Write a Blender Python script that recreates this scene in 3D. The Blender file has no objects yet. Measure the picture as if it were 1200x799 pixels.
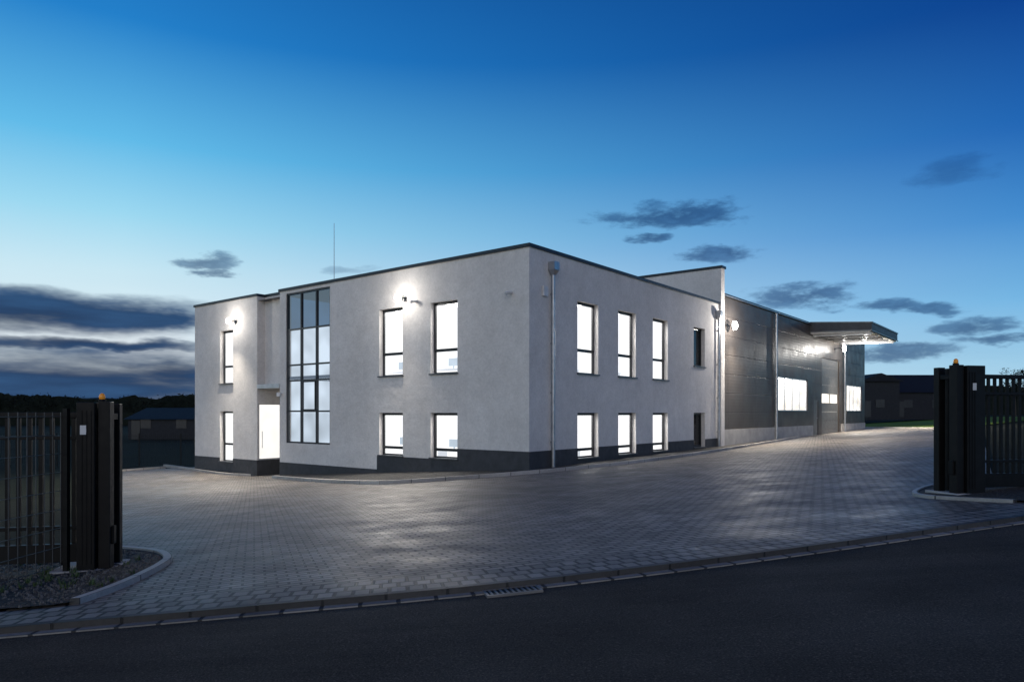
import bpy, bmesh, math, random
from mathutils import Vector, Matrix
random.seed(7)
sc = bpy.context.scene
C = sc.collection
FPX = 829.0; HZ = 483.0
# ---------------------------------------------------------------- ground
GA, GB, GC = -1.23, .0582, -.0325
ZLO, ZHI = -3.05, -0.55
def g(x, y): return max(ZLO, min(ZHI, GA + GB*x + GC*y))
def gp(px, py):
    t = (px-600)/FPX; s = (HZ-py)/FPX
    den = s - GB*t - GC
    Y = GA/den if den < -1e-6 else 1e9
    z = GA + GB*t*Y + GC*Y
    if Y > 1e8 or z > ZHI: Y = ZHI/s
    elif z < ZLO: Y = ZLO/s
    return Vector((t*Y, Y))
# ---------------------------------------------------------------- node helpers
def srgb(r, g_, b):
    f = lambda c: (c/255/12.92) if c/255 <= .04045 else ((c/255+.055)/1.055)**2.4
    return (f(r), f(g_), f(b), 1)
class N:
    def __init__(s, nt): s.nt = nt; s.n = nt.nodes; s.l = nt.links
    def put(s, sock, v):
        if v is None: return
        if isinstance(v, bpy.types.NodeSocket): s.l.new(v, sock)
        else: sock.default_value = v
    def math(s, op, a, b=None, c=None, clamp=False):
        m = s.n.new('ShaderNodeMath'); m.operation = op; m.use_clamp = clamp
        s.put(m.inputs[0], a); s.put(m.inputs[1], b); s.put(m.inputs[2], c)
        return m.outputs[0]
    def mix(s, f, a, b, mode='MIX'):
        m = s.n.new('ShaderNodeMix'); m.data_type = 'RGBA'; m.blend_type = mode
        s.put(m.inputs[0], f); s.put(m.inputs[6], a); s.put(m.inputs[7], b)
        return m.outputs[2]
    def ramp(s, f, stops, interp='LINEAR'):
        r = s.n.new('ShaderNodeValToRGB'); r.color_ramp.interpolation = interp
        e = r.color_ramp.elements
        while len(e) < len(stops): e.new(.5)
        for k, (p, c) in enumerate(stops):
            e[k].position = p; e[k].color = c if isinstance(c, tuple) else (c, c, c, 1)
        s.put(r.inputs[0], f); return r.outputs[0]
    def noise(s, vec, scale, detail=3, rough=.55, out=0):
        t = s.n.new('ShaderNodeTexNoise'); s.put(t.inputs['Vector'], vec)
        t.inputs['Scale'].default_value = scale; t.inputs['Detail'].default_value = detail
        t.inputs['Roughness'].default_value = rough
        return t.outputs[out]
    def mapping(s, vec, rot=(0,0,0), scale=(1,1,1), loc=(0,0,0)):
        m = s.n.new('ShaderNodeMapping'); s.put(m.inputs[0], vec)
        m.inputs['Rotation'].default_value = rot; m.inputs['Scale'].default_value = scale
        m.inputs['Location'].default_value = loc
        return m.outputs[0]
    def coord(s, which='Object'):
        return s.n.new('ShaderNodeTexCoord').outputs[which]
    def bump(s, h, strength=.3, dist=.02, nrm=None):
        b = s.n.new('ShaderNodeBump'); b.inputs['Strength'].default_value = strength
        b.inputs['Distance'].default_value = dist; s.put(b.inputs['Height'], h)
        if nrm is not None: s.put(b.inputs['Normal'], nrm)
        return b.outputs[0]
def new_mat(name):
    m = bpy.data.materials.new(name); m.use_nodes = True
    n = N(m.node_tree); p = m.node_tree.nodes['Principled BSDF']
    return m, n, p
def simple(name, col, rough=.5, metal=0, var=.15, scale=3, bump=0, bscale=60, spec=.5):
    m, n, p = new_mat(name)
    v = n.coord()
    lo = tuple(x*(1-var) for x in col[:3])+(1,); hi = tuple(min(1, x*(1+var)) for x in col[:3])+(1,)
    f = n.noise(v, scale, 4)
    n.put(p.inputs['Base Color'], n.ramp(f, [(.3, lo), (.7, hi)]))
    n.put(p.inputs['Roughness'], n.ramp(n.noise(v, scale*2.3, 3), [(.3, max(0, rough-.08)), (.7, min(1, rough+.08))]))
    p.inputs['Metallic'].default_value = metal
    p.inputs['Specular IOR Level'].default_value = spec
    if bump: n.put(p.inputs['Normal'], n.bump(n.noise(v, bscale, 4), bump, .01))
    return m
def emis(name, col, strength, tex=0, scale=1.5):
    m = bpy.data.materials.new(name); m.use_nodes = True
    nt = m.node_tree; n = N(nt); nt.nodes.clear()
    e = nt.nodes.new('ShaderNodeEmission'); o = nt.nodes.new('ShaderNodeOutputMaterial')
    n.put(e.inputs['Strength'], strength)
    if tex:
        f = n.noise(n.coord(), scale, 1)
        n.put(e.inputs['Color'], n.ramp(f, [(.3, tuple(c*(1-tex) for c in col)+(1,)), (.7, tuple(col)+(1,))]))
    else: e.inputs['Color'].default_value = tuple(col)+(1,)
    nt.links.new(e.outputs[0], o.inputs[0]); return m
# ---------------------------------------------------------------- materials
def stucco():
    m, n, p = new_mat('white_stucco'); v = n.coord()
    big = n.noise(n.mapping(v, scale=(1, 1, .8)), .55, 5, .6)
    col = n.ramp(big, [(.3, (.66, .625, .59, 1)), (.55, (.74, .705, .67, 1)), (.75, (.80, .765, .73, 1))])
    fine = n.noise(v, 12, 5, .7)
    col = n.mix(.75, col, n.ramp(fine, [(.3, .76), (.7, 1.0)]), 'MULTIPLY')
    mid = n.noise(v, 2.6, 4, .65)
    col = n.mix(.55, col, n.ramp(mid, [(.3, .80), (.7, 1.0)]), 'MULTIPLY')
    streak = n.noise(n.mapping(v, scale=(3.5, 3.5, .12)), 1, 4, .6)
    col = n.mix(.12, col, n.ramp(streak, [(.35, .8), (.6, 1.0)]), 'MULTIPLY')
    n.put(p.inputs['Base Color'], col); p.inputs['Roughness'].default_value = .9
    n.put(p.inputs['Normal'], n.bump(n.noise(v, 45, 4, .7), .45, .02, n.bump(n.noise(v, 3, 4, .6), .34, .06)))
    return m
def paving(name, bw, bh, c1, c2, mortar, rot, uv=False, ms=.012, rough=.55, offset=.5):
    m, n, p = new_mat(name); v = n.coord('UV' if uv else 'Object')
    w = n.coord('Object')
    b = n.n.new('ShaderNodeTexBrick'); n.put(b.inputs['Vector'], n.mapping(v, rot=(0, 0, rot)))
    b.offset = offset
    b.inputs['Scale'].default_value = 1; b.inputs['Brick Width'].default_value = bw
    b.inputs['Row Height'].default_value = bh; b.inputs['Mortar Size'].default_value = ms
    b.inputs['Mortar Smooth'].default_value = .3; b.inputs['Bias'].default_value = -.1
    b.inputs['Color1'].default_value = c1+(1,); b.inputs['Color2'].default_value = c2+(1,)
    b.inputs['Mortar'].default_value = mortar+(1,)
    col = n.mix(1, b.outputs['Color'], n.ramp(n.noise(w, .35, 4, .6), [(.3, .62), (.7, 1.25)]), 'MULTIPLY')
    col = n.mix(.7, col, n.ramp(n.noise(w, 22, 4, .7), [(.3, .7), (.7, 1.1)]), 'MULTIPLY')
    n.put(p.inputs['Base Color'], col)
    n.put(p.inputs['Roughness'], n.ramp(n.noise(w, 1.3, 4), [(.3, rough-.1), (.7, rough+.15)]))
    p.inputs['Specular IOR Level'].default_value = .4
    inv = n.math('SUBTRACT', 1, b.outputs['Fac'])
    nb = n.bump(inv, 1, .018, n.bump(n.noise(w, 60, 3, .7), .4, .006, n.bump(n.noise(w, 3.2, 3, .6), .4, .04)))
    n.put(p.inputs['Normal'], nb)
    return m
def asphalt():
    m, n, p = new_mat('asphalt'); v = n.coord()
    base = n.ramp(n.noise(v, .6, 5, .6), [(.3, (.054, .045, .037, 1)), (.7, (.092, .077, .063, 1))])
    spec = n.ramp(n.noise(v, 80, 2, .8), [(.35, .40), (.6, 1.1), (.75, 2.7)])
    col = n.mix(1, base, spec, 'MULTIPLY')
    lines = n.noise(n.mapping(v, rot=(0, 0, -.25), scale=(.12, 2.2, 1)), 1, 4, .6)
    col = n.mix(.6, col, n.ramp(lines, [(.35, .7), (.65, 1.25)]), 'MULTIPLY')
    n.put(p.inputs['Base Color'], col)
    n.put(p.inputs['Roughness'], n.ramp(n.noise(v, .8, 4), [(.3, .75), (.7, .98)]))
    p.inputs['Specular IOR Level'].default_value = .12
    n.put(p.inputs['Normal'], n.bump(n.noise(v, 70, 4, .8), .9, .014))
    return m
def gravel():
    m, n, p = new_mat('gravel'); v = n.coord()
    t = n.n.new('ShaderNodeTexVoronoi'); n.put(t.inputs['Vector'], v); t.inputs['Scale'].default_value = 28
    col = n.mix(1, n.ramp(n.math('FRACT', n.math('MULTIPLY', t.outputs['Color'], 3.1)), [(0, (.025, .023, .02, 1)), (1, (.10, .093, .085, 1))]),
                n.ramp(t.outputs['Distance'], [(.2, 1.0), (.6, .25)]), 'MULTIPLY')
    n.put(p.inputs['Base Color'], col); p.inputs['Roughness'].default_value = .85
    n.put(p.inputs['Normal'], n.bump(n.ramp(t.outputs['Distance'], [(.0, 1.0), (.6, 0.0)]), 1, .03))
    return m
def grassy(name, a, b):
    m, n, p = new_mat(name); v = n.coord()
    col = n.mix(n.noise(v, 8, 5, .7), n.ramp(n.noise(v, .06, 4), [(.35, a+(1,)), (.65, b+(1,))]), (.015, .02, .01, 1))
    n.put(p.inputs['Base Color'], col); p.inputs['Roughness'].default_value = .95
    p.inputs['Specular IOR Level'].default_value = .1
    n.put(p.inputs['Normal'], n.bump(n.noise(v, 9, 4, .8), .8, .08))
    return m
def cladding():
    m, n, p = new_mat('dark_cladding'); v = n.coord()
    sx = n.n.new('ShaderNodeSeparateXYZ'); n.put(sx.inputs[0], v)
    zz = n.math('FRACT', n.math('MULTIPLY', sx.outputs[2], 1.0))
    joint = n.ramp(zz, [(0, 0.0), (.02, 1.0), (.98, 1.0), (1, 0.0)])
    rib = n.math('SINE', n.math('MULTIPLY', sx.outputs[2], 6.2832*6))
    along = n.math('ADD', n.math('MULTIPLY', sx.outputs[0], .6217), n.math('MULTIPLY', sx.outputs[1], .7833))
    vj = n.ramp(n.math('FRACT', n.math('MULTIPLY', along, 1/4.0)), [(0, 0.0), (.008, 1.0), (.992, 1.0), (1, 0.0)])
    j = n.math('MULTIPLY', joint, vj)
    base = n.ramp(n.noise(n.mapping(v, scale=(.5, .5, .25)), 1, 4), [(.3, (.058, .048, .042, 1)), (.7, (.085, .073, .066, 1))])
    col = n.mix(1, base, n.ramp(j, [(0, .3), (1, 1.0)]), 'MULTIPLY')
    n.put(p.inputs['Base Color'], col)
    p.inputs['Metallic'].default_value = 0
    p.inputs['Specular IOR Level'].default_value = .16
    n.put(p.inputs['Roughness'], n.ramp(n.noise(v, 1.2, 4), [(.3, .3), (.7, .46)]))
    h = n.math('ADD', n.math('MULTIPLY', rib, .06), j)
    n.put(p.inputs['Normal'], n.bump(h, .4, .02))
    return m
def glass(name, tint=(.92, .95, 1), base=.05, k=.3):
    m = bpy.data.materials.new(name); m.use_nodes = True
    nt = m.node_tree; n = N(nt); nt.nodes.clear()
    t = nt.nodes.new('ShaderNodeBsdfTransparent'); t.inputs[0].default_value = tuple(tint)+(1,)
    gl = nt.nodes.new('ShaderNodeBsdfGlossy'); gl.inputs['Roughness'].default_value = .02
    gl.inputs['Color'].default_value = (.9, .93, 1, 1)
    lw = nt.nodes.new('ShaderNodeLayerWeight'); lw.inputs[0].default_value = .35
    f = n.math('ADD', n.math('MULTIPLY', lw.outputs['Facing'], k), base, clamp=True)
    mx = nt.nodes.new('ShaderNodeMixShader'); n.put(mx.inputs[0], f)
    nt.links.new(t.outputs[0], mx.inputs[1]); nt.links.new(gl.outputs[0], mx.inputs[2])
    o = nt.nodes.new('ShaderNodeOutputMaterial'); nt.links.new(mx.outputs[0], o.inputs[0]); return m
M = dict(
 stucco=stucco(), plinth=simple('charcoal_plinth', (.042, .043, .047), .75, var=.2, bump=.3, bscale=40),
 coping=simple('anthracite_metal', (.03, .033, .04), .4, .5), frame=simple('anthracite_frame', (.018, .02, .024), .4, .2),
 sill=simple('sill_metal', (.09, .095, .105), .35, .6), zinc=simple('zinc', (.38, .39, .41), .38, .85, var=.2, scale=5),
 iron=simple('cast_iron', (.21, .20, .19), .5, .4),
 roof=simple('roof_membrane', (.12, .12, .125), .85), concrete=simple('concrete', (.38, .36, .335), .8, var=.18, scale=2, bump=.3),
 kerb=paving('kerb_stone', 1.0, 5.0, (.44, .41, .375), (.35, .325, .30), (.05, .05, .05), 0, uv=True, ms=.012, offset=0),
 gutter=paving('gutter_stone', .30, 5.0, (.33, .31, .28), (.20, .188, .172), (.04, .04, .04), 0, uv=True, ms=.018, offset=0),
 darkkerb=paving('dark_kerb', .5, 5.0, (.06, .056, .052), (.045, .042, .04), (.015, .015, .015), 0, uv=True, ms=.012, offset=0),
 band=paving('band_pavers', .15, .187, (.28, .25, .22), (.15, .135, .12), (.022, .02, .018), 0, uv=True, ms=.018),
 yard=paving('block_paving', .20, .105, (.30, .263, .227), (.125, .11, .096), (.018, .016, .014), -.35, ms=.014, rough=.52),
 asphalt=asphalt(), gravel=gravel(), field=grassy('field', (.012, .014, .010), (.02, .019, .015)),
 lawn=grassy('lawn', (.20, .33, .05), (.26, .40, .07)), clad=cladding(), glass=glass('window_glass', (.97, .98, 1), .03, .16),
 dglass=glass('tinted_glass', (.035, .10, .19), .12, .2),
 room=emis('glowing_room_wall', (1, .99, .97), 1.35, .05, .8), ceil=emis('glowing_ceiling', (1, .97, .92), 13),  # room walls emit their own light; ceiling emission added to brighten window reveals
 floorm=emis('glowing_room_floor', (.85, .88, .93), 1.0), dim=emis('glowing_furniture', (.78, .82, .88), .95),  # floor and furniture also emit, at weaker strength than the walls
 hallroom=emis('glowing_hall_room', (1, .93, .82), 2.0, .45, .9), dark=simple('dark_interior', (.03, .035, .045), .6),  # hall interior surfaces emit in place of lamps inside
 stair=emis('glowing_stairwell_wall', (.93, .97, 1.0), 1.5, .12, .7), stairdim=emis('dim_glow_surface', (.72, .84, .96), 1.0, .35, .9),  # stairwell walls emit their own light; the sides get a dimmer glow
 stairdark=emis('dark_glow_slab', (.10, .14, .20), .7), warm=emis('entrance_glow', (1, .97, .92), 1.15, .12, 1.2), lens=emis('lamp_lens', (1, .96, .9), 60),  # stair slab emits faintly, its shade put into the emission colour
 gate=simple('gate_brown_black', (.006, .0055, .0055), .5, .0, var=.3, scale=6, spec=.2),
 rod=simple('mesh_rod', (.09, .092, .095), .4, .5), black=simple('rubber', (.004, .004, .004), .6, spec=.2),
 stone=simple('stones', (.12, .112, .10), .8, var=.6, scale=25), cup=emis('glowing_cupboard', (.90, .92, .95), .97),  # cupboards emit light like the room walls
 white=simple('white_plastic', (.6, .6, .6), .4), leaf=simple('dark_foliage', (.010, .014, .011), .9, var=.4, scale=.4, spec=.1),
 weed=simple('weed_leaf', (.06, .10, .025), .7, var=.4, scale=9),
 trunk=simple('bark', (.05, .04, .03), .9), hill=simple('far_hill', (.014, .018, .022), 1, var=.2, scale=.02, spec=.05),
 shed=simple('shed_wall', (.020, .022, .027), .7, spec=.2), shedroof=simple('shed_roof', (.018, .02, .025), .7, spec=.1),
 soffit=simple('canopy_soffit', (.68, .66, .63), .55), fascia=simple('canopy_fascia', (.05, .05, .055), .5, .1, spec=.3),
 alu=simple('aluminium_trim', (.45, .46, .48), .35, .7), trim=simple('dark_trim', (.14, .145, .155), .4, .5), door=simple('door_panel', (.11, .105, .10), .45, .1),
)
am, an, ap = new_mat('amber_lens'); ap.inputs['Base Color'].default_value = (.7, .25, .02, 1); ap.inputs['Roughness'].default_value = .2
ap.inputs['Emission Color'].default_value = (1, .42, .05, 1); ap.inputs['Emission Strength'].default_value = .08; M['amber'] = am
# ---------------------------------------------------------------- object helpers
def tag(o, label=None, cat=None, group=None, kind=None):
    for k, v in (('label', label), ('category', cat), ('group', group), ('kind', kind)):
        if v: o[k] = v
    return o
def empty(name, loc, rz, label, cat, group=None):
    o = bpy.data.objects.new(name, None); C.objects.link(o)
    o.location = loc; o.rotation_euler = (0, 0, rz); o.empty_display_size = .3
    return tag(o, label, cat, group)
def build(name, bm, mats, parent=None, smooth=False, bevel=0, recalc=True):
    if recalc: bmesh.ops.recalc_face_normals(bm, faces=bm.faces)
    me = bpy.data.meshes.new(name); bm.to_mesh(me); bm.free()
    for m in (mats if isinstance(mats, (list, tuple)) else [mats]): me.materials.append(m)
    if smooth:
        for f in me.polygons: f.use_smooth = True
    o = bpy.data.objects.new(name, me); C.objects.link(o)
    if parent:
        o.parent = parent
        if parent.type == 'EMPTY':
            mb = Matrix.Translation(parent.location) @ parent.rotation_euler.to_matrix().to_4x4()
            o.matrix_parent_inverse = mb.inverted()
    if bevel:
        b = o.modifiers.new('bevel', 'BEVEL'); b.width = bevel; b.segments = 2; b.limit_method = 'ANGLE'
    return o
class Fr:
    def __init__(s, O, D, Nn): s.O = Vector(O[:2]); s.D = Vector(D); s.N = Vector(Nn)
    def p(s, a, d, z):
        q = s.O + s.D*a + s.N*d
        return Vector((q.x, q.y, z))
def box(bm, F, a0, a1, d0, d1, z0, z1, mi=0):
    v = [bm.verts.new(F.p(a, d, z)) for z in (z0, z1) for a, d in ((a0, d0), (a1, d0), (a1, d1), (a0, d1))]
    for q in ((0, 1, 2, 3), (4, 5, 6, 7), (0, 1, 5, 4), (1, 2, 6, 5), (2, 3, 7, 6), (3, 0, 4, 7)):
        f = bm.faces.new([v[i] for i in q]); f.material_index = mi
    return v
def one(name, F, a0, a1, d0, d1, z0, z1, mat, parent, bevel=0):
    bm = bmesh.new(); box(bm, F, a0, a1, d0, d1, z0, z1); return build(name, bm, mat, parent, bevel=bevel)
def quad(bm, pts, mi=0):
    f = bm.faces.new([bm.verts.new(p) for p in pts]); f.material_index = mi; return f
def tube(bm, p, q, r, seg=10, mi=0, r2=None):
    p = Vector(p); q = Vector(q); d = (q-p).normalized()
    a = d.orthogonal().normalized(); b = d.cross(a); r2 = r if r2 is None else r2
    A = []; B = []
    for k in range(seg):
        t = 2*math.pi*k/seg; o = a*math.cos(t)+b*math.sin(t)
        A.append(bm.verts.new(p+o*r)); B.append(bm.verts.new(q+o*r2))
    for k in range(seg):
        f = bm.faces.new((A[k], A[(k+1) % seg], B[(k+1) % seg], B[k])); f.material_index = mi
    bm.faces.new(A).material_index = mi; bm.faces.new(B).material_index = mi
def sheet(bm, F, a0, a1, z0, z1, holes, d=0, depth=.28, mi=0, reveal=True):
    xs = sorted({a0, a1, *[min(max(h[0], a0), a1) for h in holes], *[min(max(h[1], a0), a1) for h in holes]})
    zs = sorted({z0, z1, *[min(max(h[2], z0), z1) for h in holes], *[min(max(h[3], z0), z1) for h in holes]})
    for i in range(len(xs)-1):
        for j in range(len(zs)-1):
            cx = (xs[i]+xs[i+1])/2; cz = (zs[j]+zs[j+1])/2
            if any(h[0] < cx < h[1] and h[2] < cz < h[3] for h in holes): continue
            quad(bm, [F.p(xs[i], d, zs[j]), F.p(xs[i+1], d, zs[j]), F.p(xs[i+1], d, zs[j+1]), F.p(xs[i], d, zs[j+1])], mi)
    if reveal:
        for h in holes:
            a, b, c, e = h[:4]
            quad(bm, [F.p(a, d, c), F.p(a, depth, c), F.p(a, depth, e), F.p(a, d, e)], mi)
            quad(bm, [F.p(b, d, c), F.p(b, depth, c), F.p(b, depth, e), F.p(b, d, e)], mi)
            quad(bm, [F.p(a, d, e), F.p(b, d, e), F.p(b, depth, e), F.p(a, depth, e)], mi)
            quad(bm, [F.p(a, d, c), F.p(b, d, c), F.p(b, depth, c), F.p(a, depth, c)], mi)
def drape(name, pts, dz, mat, kind='structure'):
    bm = bmesh.new(); bm.faces.new([bm.verts.new((p[0], p[1], 0)) for p in pts])
    bmesh.ops.triangulate(bm, faces=bm.faces[:])
    for c in (ZLO, ZHI):
        bmesh.ops.bisect_plane(bm, geom=bm.verts[:]+bm.edges[:]+bm.faces[:], plane_co=((c-GA)/GB, 0, 0), plane_no=Vector((GB, GC, 0)).normalized())
    for v in bm.verts: v.co.z = g(v.co.x, v.co.y)+dz
    for f in bm.faces:
        f.normal_update()
        if f.normal.z < 0: f.normal_flip()
    o = build(name, bm, mat, recalc=False); o['kind'] = kind; return o
def catmull(P, n=6):
    P = [Vector(p) for p in P]; out = []
    for i in range(len(P)-1):
        p0 = P[max(i-1, 0)]; p1 = P[i]; p2 = P[i+1]; p3 = P[min(i+2, len(P)-1)]
        for k in range(n):
            t = k/n
            out.append(.5*((2*p1)+(p2-p0)*t+(2*p0-5*p1+4*p2-p3)*t*t+(-p0+3*p1-3*p2+p3)*t**3))
    out.append(P[-1]); return out
def normals(P):
    out = []
    for i in range(len(P)):
        d = (P[min(i+1, len(P)-1)]-P[max(i-1, 0)]).normalized(); out.append(Vector((-d.y, d.x)))
    return out
def offs(P, o): return [p+n_*o for p, n_ in zip(P, normals(P))]
def ribbon(name, P, o0, o1, z0, z1, mat, kind='structure'):
    bm = bmesh.new(); uvl = bm.loops.layers.uv.new('UVMap'); Nn = normals(P); L = 0; rows = []
    for i, p in enumerate(P):
        if i: L += (p-P[i-1]).length
        a = p+Nn[i]*o0; b = p+Nn[i]*o1
        rows.append((L, [bm.verts.new((q.x, q.y, g(q.x, q.y)+z)) for q, z in ((a, z0), (a, z1), (b, z1), (b, z0))]))
    for (l0, r0), (l1, r1) in zip(rows, rows[1:]):
        for k, (va, vb) in enumerate(((0.05, .05), (0, abs(o1-o0)), (.05, .05))):
            f = bm.faces.new((r0[k], r0[k+1], r1[k+1], r1[k]))
            for lp, uv in zip(f.loops, ((l0, va), (l0, vb), (l1, vb), (l1, va))): lp[uvl].uv = uv
    bm.faces.new(rows[0][1]); bm.faces.new(rows[-1][1])
    o = build(name, bm, mat)
    if kind: o['kind'] = kind
    return o
def light(name, typ, loc, energy, col, parent=None, target=None, size=math.radians(140), blend=1, radius=.08):
    l = bpy.data.lights.new(name, typ); l.energy = energy; l.color = col
    l.shadow_soft_size = radius
    if typ == 'SPOT': l.spot_size = size; l.spot_blend = blend
    o = bpy.data.objects.new(name, l); C.objects.link(o); o.location = loc
    if target is not None: o.rotation_euler = (Vector(target)-Vector(loc)).to_track_quat('-Z', 'Y').to_euler()
    if parent:
        o.parent = parent
        mb = Matrix.Translation(parent.location) @ parent.rotation_euler.to_matrix().to_4x4(); o.matrix_parent_inverse = mb.inverted()
    return o
# ================================================================ SETTING
R_ = 1500
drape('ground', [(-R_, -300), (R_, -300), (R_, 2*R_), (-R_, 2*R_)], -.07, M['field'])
E = catmull([gp(*q) for q in ((-120, 750), (0, 740), (300, 714), (600, 686), (900, 650), (1200, 608), (1320, 591))], 5)
dA = (E[0]-E[1]).normalized(); dB_ = (E[-1]-E[-2]).normalized()
E = [E[0]+dA*k for k in (60, 20, 6, 2)] + E + [E[-1]+dB_*k for k in (2, 6, 20, 60)]
drape('road', E + [E[-1]+Vector((10, -22)), Vector((0, -9)), E[0]+Vector((0, -9))], -.05, M['asphalt'])
ribbon('gutter', E, 0, .10, -.08, -.038, M['gutter'])
ribbon('road_kerb', E, .102, .19, -.08, .010, M['darkkerb'])
ribbon('paver_band', E, .192, .752, -.06, .006, M['band'])
inner = offs(E, .752)
xl = gp(88, 708).x
i0 = [p for p in inner if p.x > xl-.6 and p.x < 12]
yard = [gp(104, 650), gp(98, 553), gp(138, 552), gp(228, 547), Vector((-2, 60)), Vector((24, 75)), gp(1013, 501.5), gp(1100, 502.5), gp(1150, 504), gp(1165, 566), gp(1320, 576)]
drape('yard_paving', i0 + yard[::-1], 0, M['yard'])
drape('lawn', [gp(1005, 500.5), gp(1100, 501.5), gp(1118, 502), Vector((62, 75)), Vector((60, 93)), Vector((35, 95))], .03, M['lawn'])
ribbon('yard_back_kerb', [gp(1005, 501), gp(1100, 502), gp(1150, 503.5)], 0, .15, -.05, .08, M['kerb'])
ribbon('left_edge_kerb', [gp(98, 553.5), gp(138, 552.5), gp(194, 548)], 0, .15, -.05, .09, M['kerb'])
bedk = catmull([gp(88, 708), gp(125, 695), gp(160, 680), gp(190, 664), gp(197, 656), gp(186, 649), gp(155, 645), gp(125, 643)], 6)
bedpoly = [p for p in inner if -9 < p.x < xl] + bedk + [gp(60, 640), gp(-300, 640)]
drape('gravel_bed', bedpoly, .03, M['gravel'])
ribbon('bed_kerb', bedk, -.04, .05, -.05, .055, M['kerb'])
def inside(p, poly):
    c = False
    for i in range(len(poly)):
        a = poly[i]; b = poly[i-1]
        if (a.y > p.y) != (b.y > p.y) and p.x < (b.x-a.x)*(p.y-a.y)/(b.y-a.y)+a.x: c = not c
    return c
bm = bmesh.new(); bw_ = bmesh.new(); cnt = 0
while cnt < 2600:
    p = Vector((random.uniform(-7.5, -3.4), random.uniform(4.8, 9.2)))
    if not inside(p, bedpoly) or min((p-q).length for q in bedk) < .09: continue
    cnt += 1; r = random.uniform(.008, .024); z = g(p.x, p.y)+.03
    vs = [bm.verts.new((p.x+r*math.cos(t+random.uniform(-.3, .3)), p.y+r*math.sin(t), z-.002)) for t in (0, 1.6, 3.1, 4.7)]
    tp = [bm.verts.new((p.x+r*.6*math.cos(t+random.uniform(-.3, .3)), p.y+r*.6*math.sin(t), z+r*random.uniform(.6, 1))) for t in (0.3, 1.9, 3.4, 5)]
    bm.faces.new(tp)
    for k in range(4): bm.faces.new((vs[k], vs[(k+1) % 4], tp[(k+1) % 4], tp[k]))
    if cnt % 45 == 0:
        for _ in range(16):
            t = random.uniform(0, 6.28); l = random.uniform(.03, .09); w_ = .006
            b0 = Vector((p.x+random.uniform(-.03, .03), p.y+random.uniform(-.03, .03), z)); tip = b0+Vector((math.cos(t)*l*.6, math.sin(t)*l*.6, l)); sd_ = Vector((-math.sin(t), math.cos(t), 0))*w_
            bw_.faces.new([bw_.verts.new(q) for q in (b0-sd_, b0+sd_, tip)])
tag(build('loose_stones', bm, M['stone'], recalc=False), 'loose grey stones scattered over the gravel bed by the left gate', 'stones', None, 'stuff')
tag(build('weeds', bw_, M['weed'], recalc=False), 'small weeds growing in the gravel bed by the left gate', 'weeds', None, 'stuff')
bk2 = catmull([gp(1190, 589), gp(1120, 585.5), gp(1084, 583), gp(1072, 579.5), (gp(1080, 574)), gp(1100, 569), gp(1140, 564)], 6)
drape('gate_bed', bk2+[gp(1260, 560), gp(1260, 587)], .03, M['gravel'])
ribbon('gate_bed_kerb', bk2, -.035, .035, -.05, .045, M['kerb'])
ok = catmull([gp(*q) for q in ((321, 560), (380, 565), (450, 567), (520, 563), (600, 557), (680, 549.5), (760, 540.5), (850, 527.5), (930, 514), (965, 507.5))], 5)
ribbon('building_kerb', ok, -.09, .09, -.05, .11, M['kerb'])
P0 = Vector((.57, 23.5)); dR = Vector((.6217, .7833)); dL = Vector((-.7833, .6217))
drape('gravel_strip', ok + [Vector(P0+dR*36+dL*.5), Vector(P0+dL*.5+dR*.5), Vector(P0+dL*14.5+dR*.5)], .05, M['gravel'])
wk = catmull([gp(*q) for q in ((193, 546), (215, 549), (240, 553), (268, 556.5), (300, 557.5))], 5)
ribbon('wing_kerb', wk, -.08, .08, -.05, .10, M['kerb'])
drape('wing_strip', wk + [Vector(P0+dL*16.2+dR*.5), Vector(P0+dL*22+dR*.5)], .05, M['gravel'])
bm = bmesh.new(); prev = None
for k in range(161):
    x = -900+k*12.0; y = 560+60*math.sin(k*.13)
    h = 9+5*math.sin(k*.11+1)+3*math.sin(k*.31)+random.uniform(-.5, .5)
    if x > 150: h += 4
    c = [bm.verts.new(p) for p in ((x, y-140, -4), (x, y-40, h*.7), (x, y, h), (x, y+200, -4))]
    if prev:
        for j in range(3): bm.faces.new((prev[j], prev[j+1], c[j+1], c[j]))
    prev = c
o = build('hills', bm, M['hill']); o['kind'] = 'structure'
# ================================================================ OFFICE
ROOT = math.atan2(.7833, .6217)
FL = Fr(P0, dL, dR); FR = Fr(P0, dR, dL)
office = empty('office_building', (P0.x, P0.y, g(*P0)), ROOT, 'white rendered two storey office building with flat roof and lit windows', 'building')
HU, HS, LH, LS = 4.07, 1.42, -.02, -1.69
wl = [(3.24, 4.6), (6.11, 7.47)]
holesL = []
for a, b in wl: holesL += [(a, b, HS, HU), (a, b, LS, LH)]
curt = (10.62, 13.82, -1.38, 5.36)
wu = [(2.92, 4.36), (5.87, 7.32), (8.82, 10.26)]
holesR = []
for a, b in wu: holesR += [(a, b, HS, HU), (a, b, LS, LH)]
darkR = [(13.0, 14.3, 2.2, 4.07), (13.0, 14.3, LS, LH)]
wing = [(18.28, 19.5, 1.42, 4.07), (18.28, 19.5, -2.45, .05)]
ZB, ZT = -3.6, 5.5
V1, V2, V3, U1 = 14.3, 16.15, 22.0, 16.1
FS = Fr(P0+dL*V2, dR, dL)
doorh = (.08, 1.3, -2.27, .42)
bm = bmesh.new()
sheet(bm, FL, 0, V1, ZB, ZT, holesL+[curt])
sheet(bm, FR, 0, U1, ZB, ZT, holesR+darkR)
sheet(bm, FL, V2, V3, ZB, ZT, wing)
sheet(bm, FS, 0, 1.8, ZB, ZT, [doorh], depth=.12)
box(bm, FL, V1+.003, V2-.003, .4, 2.2, 1.32, ZT)
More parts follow.
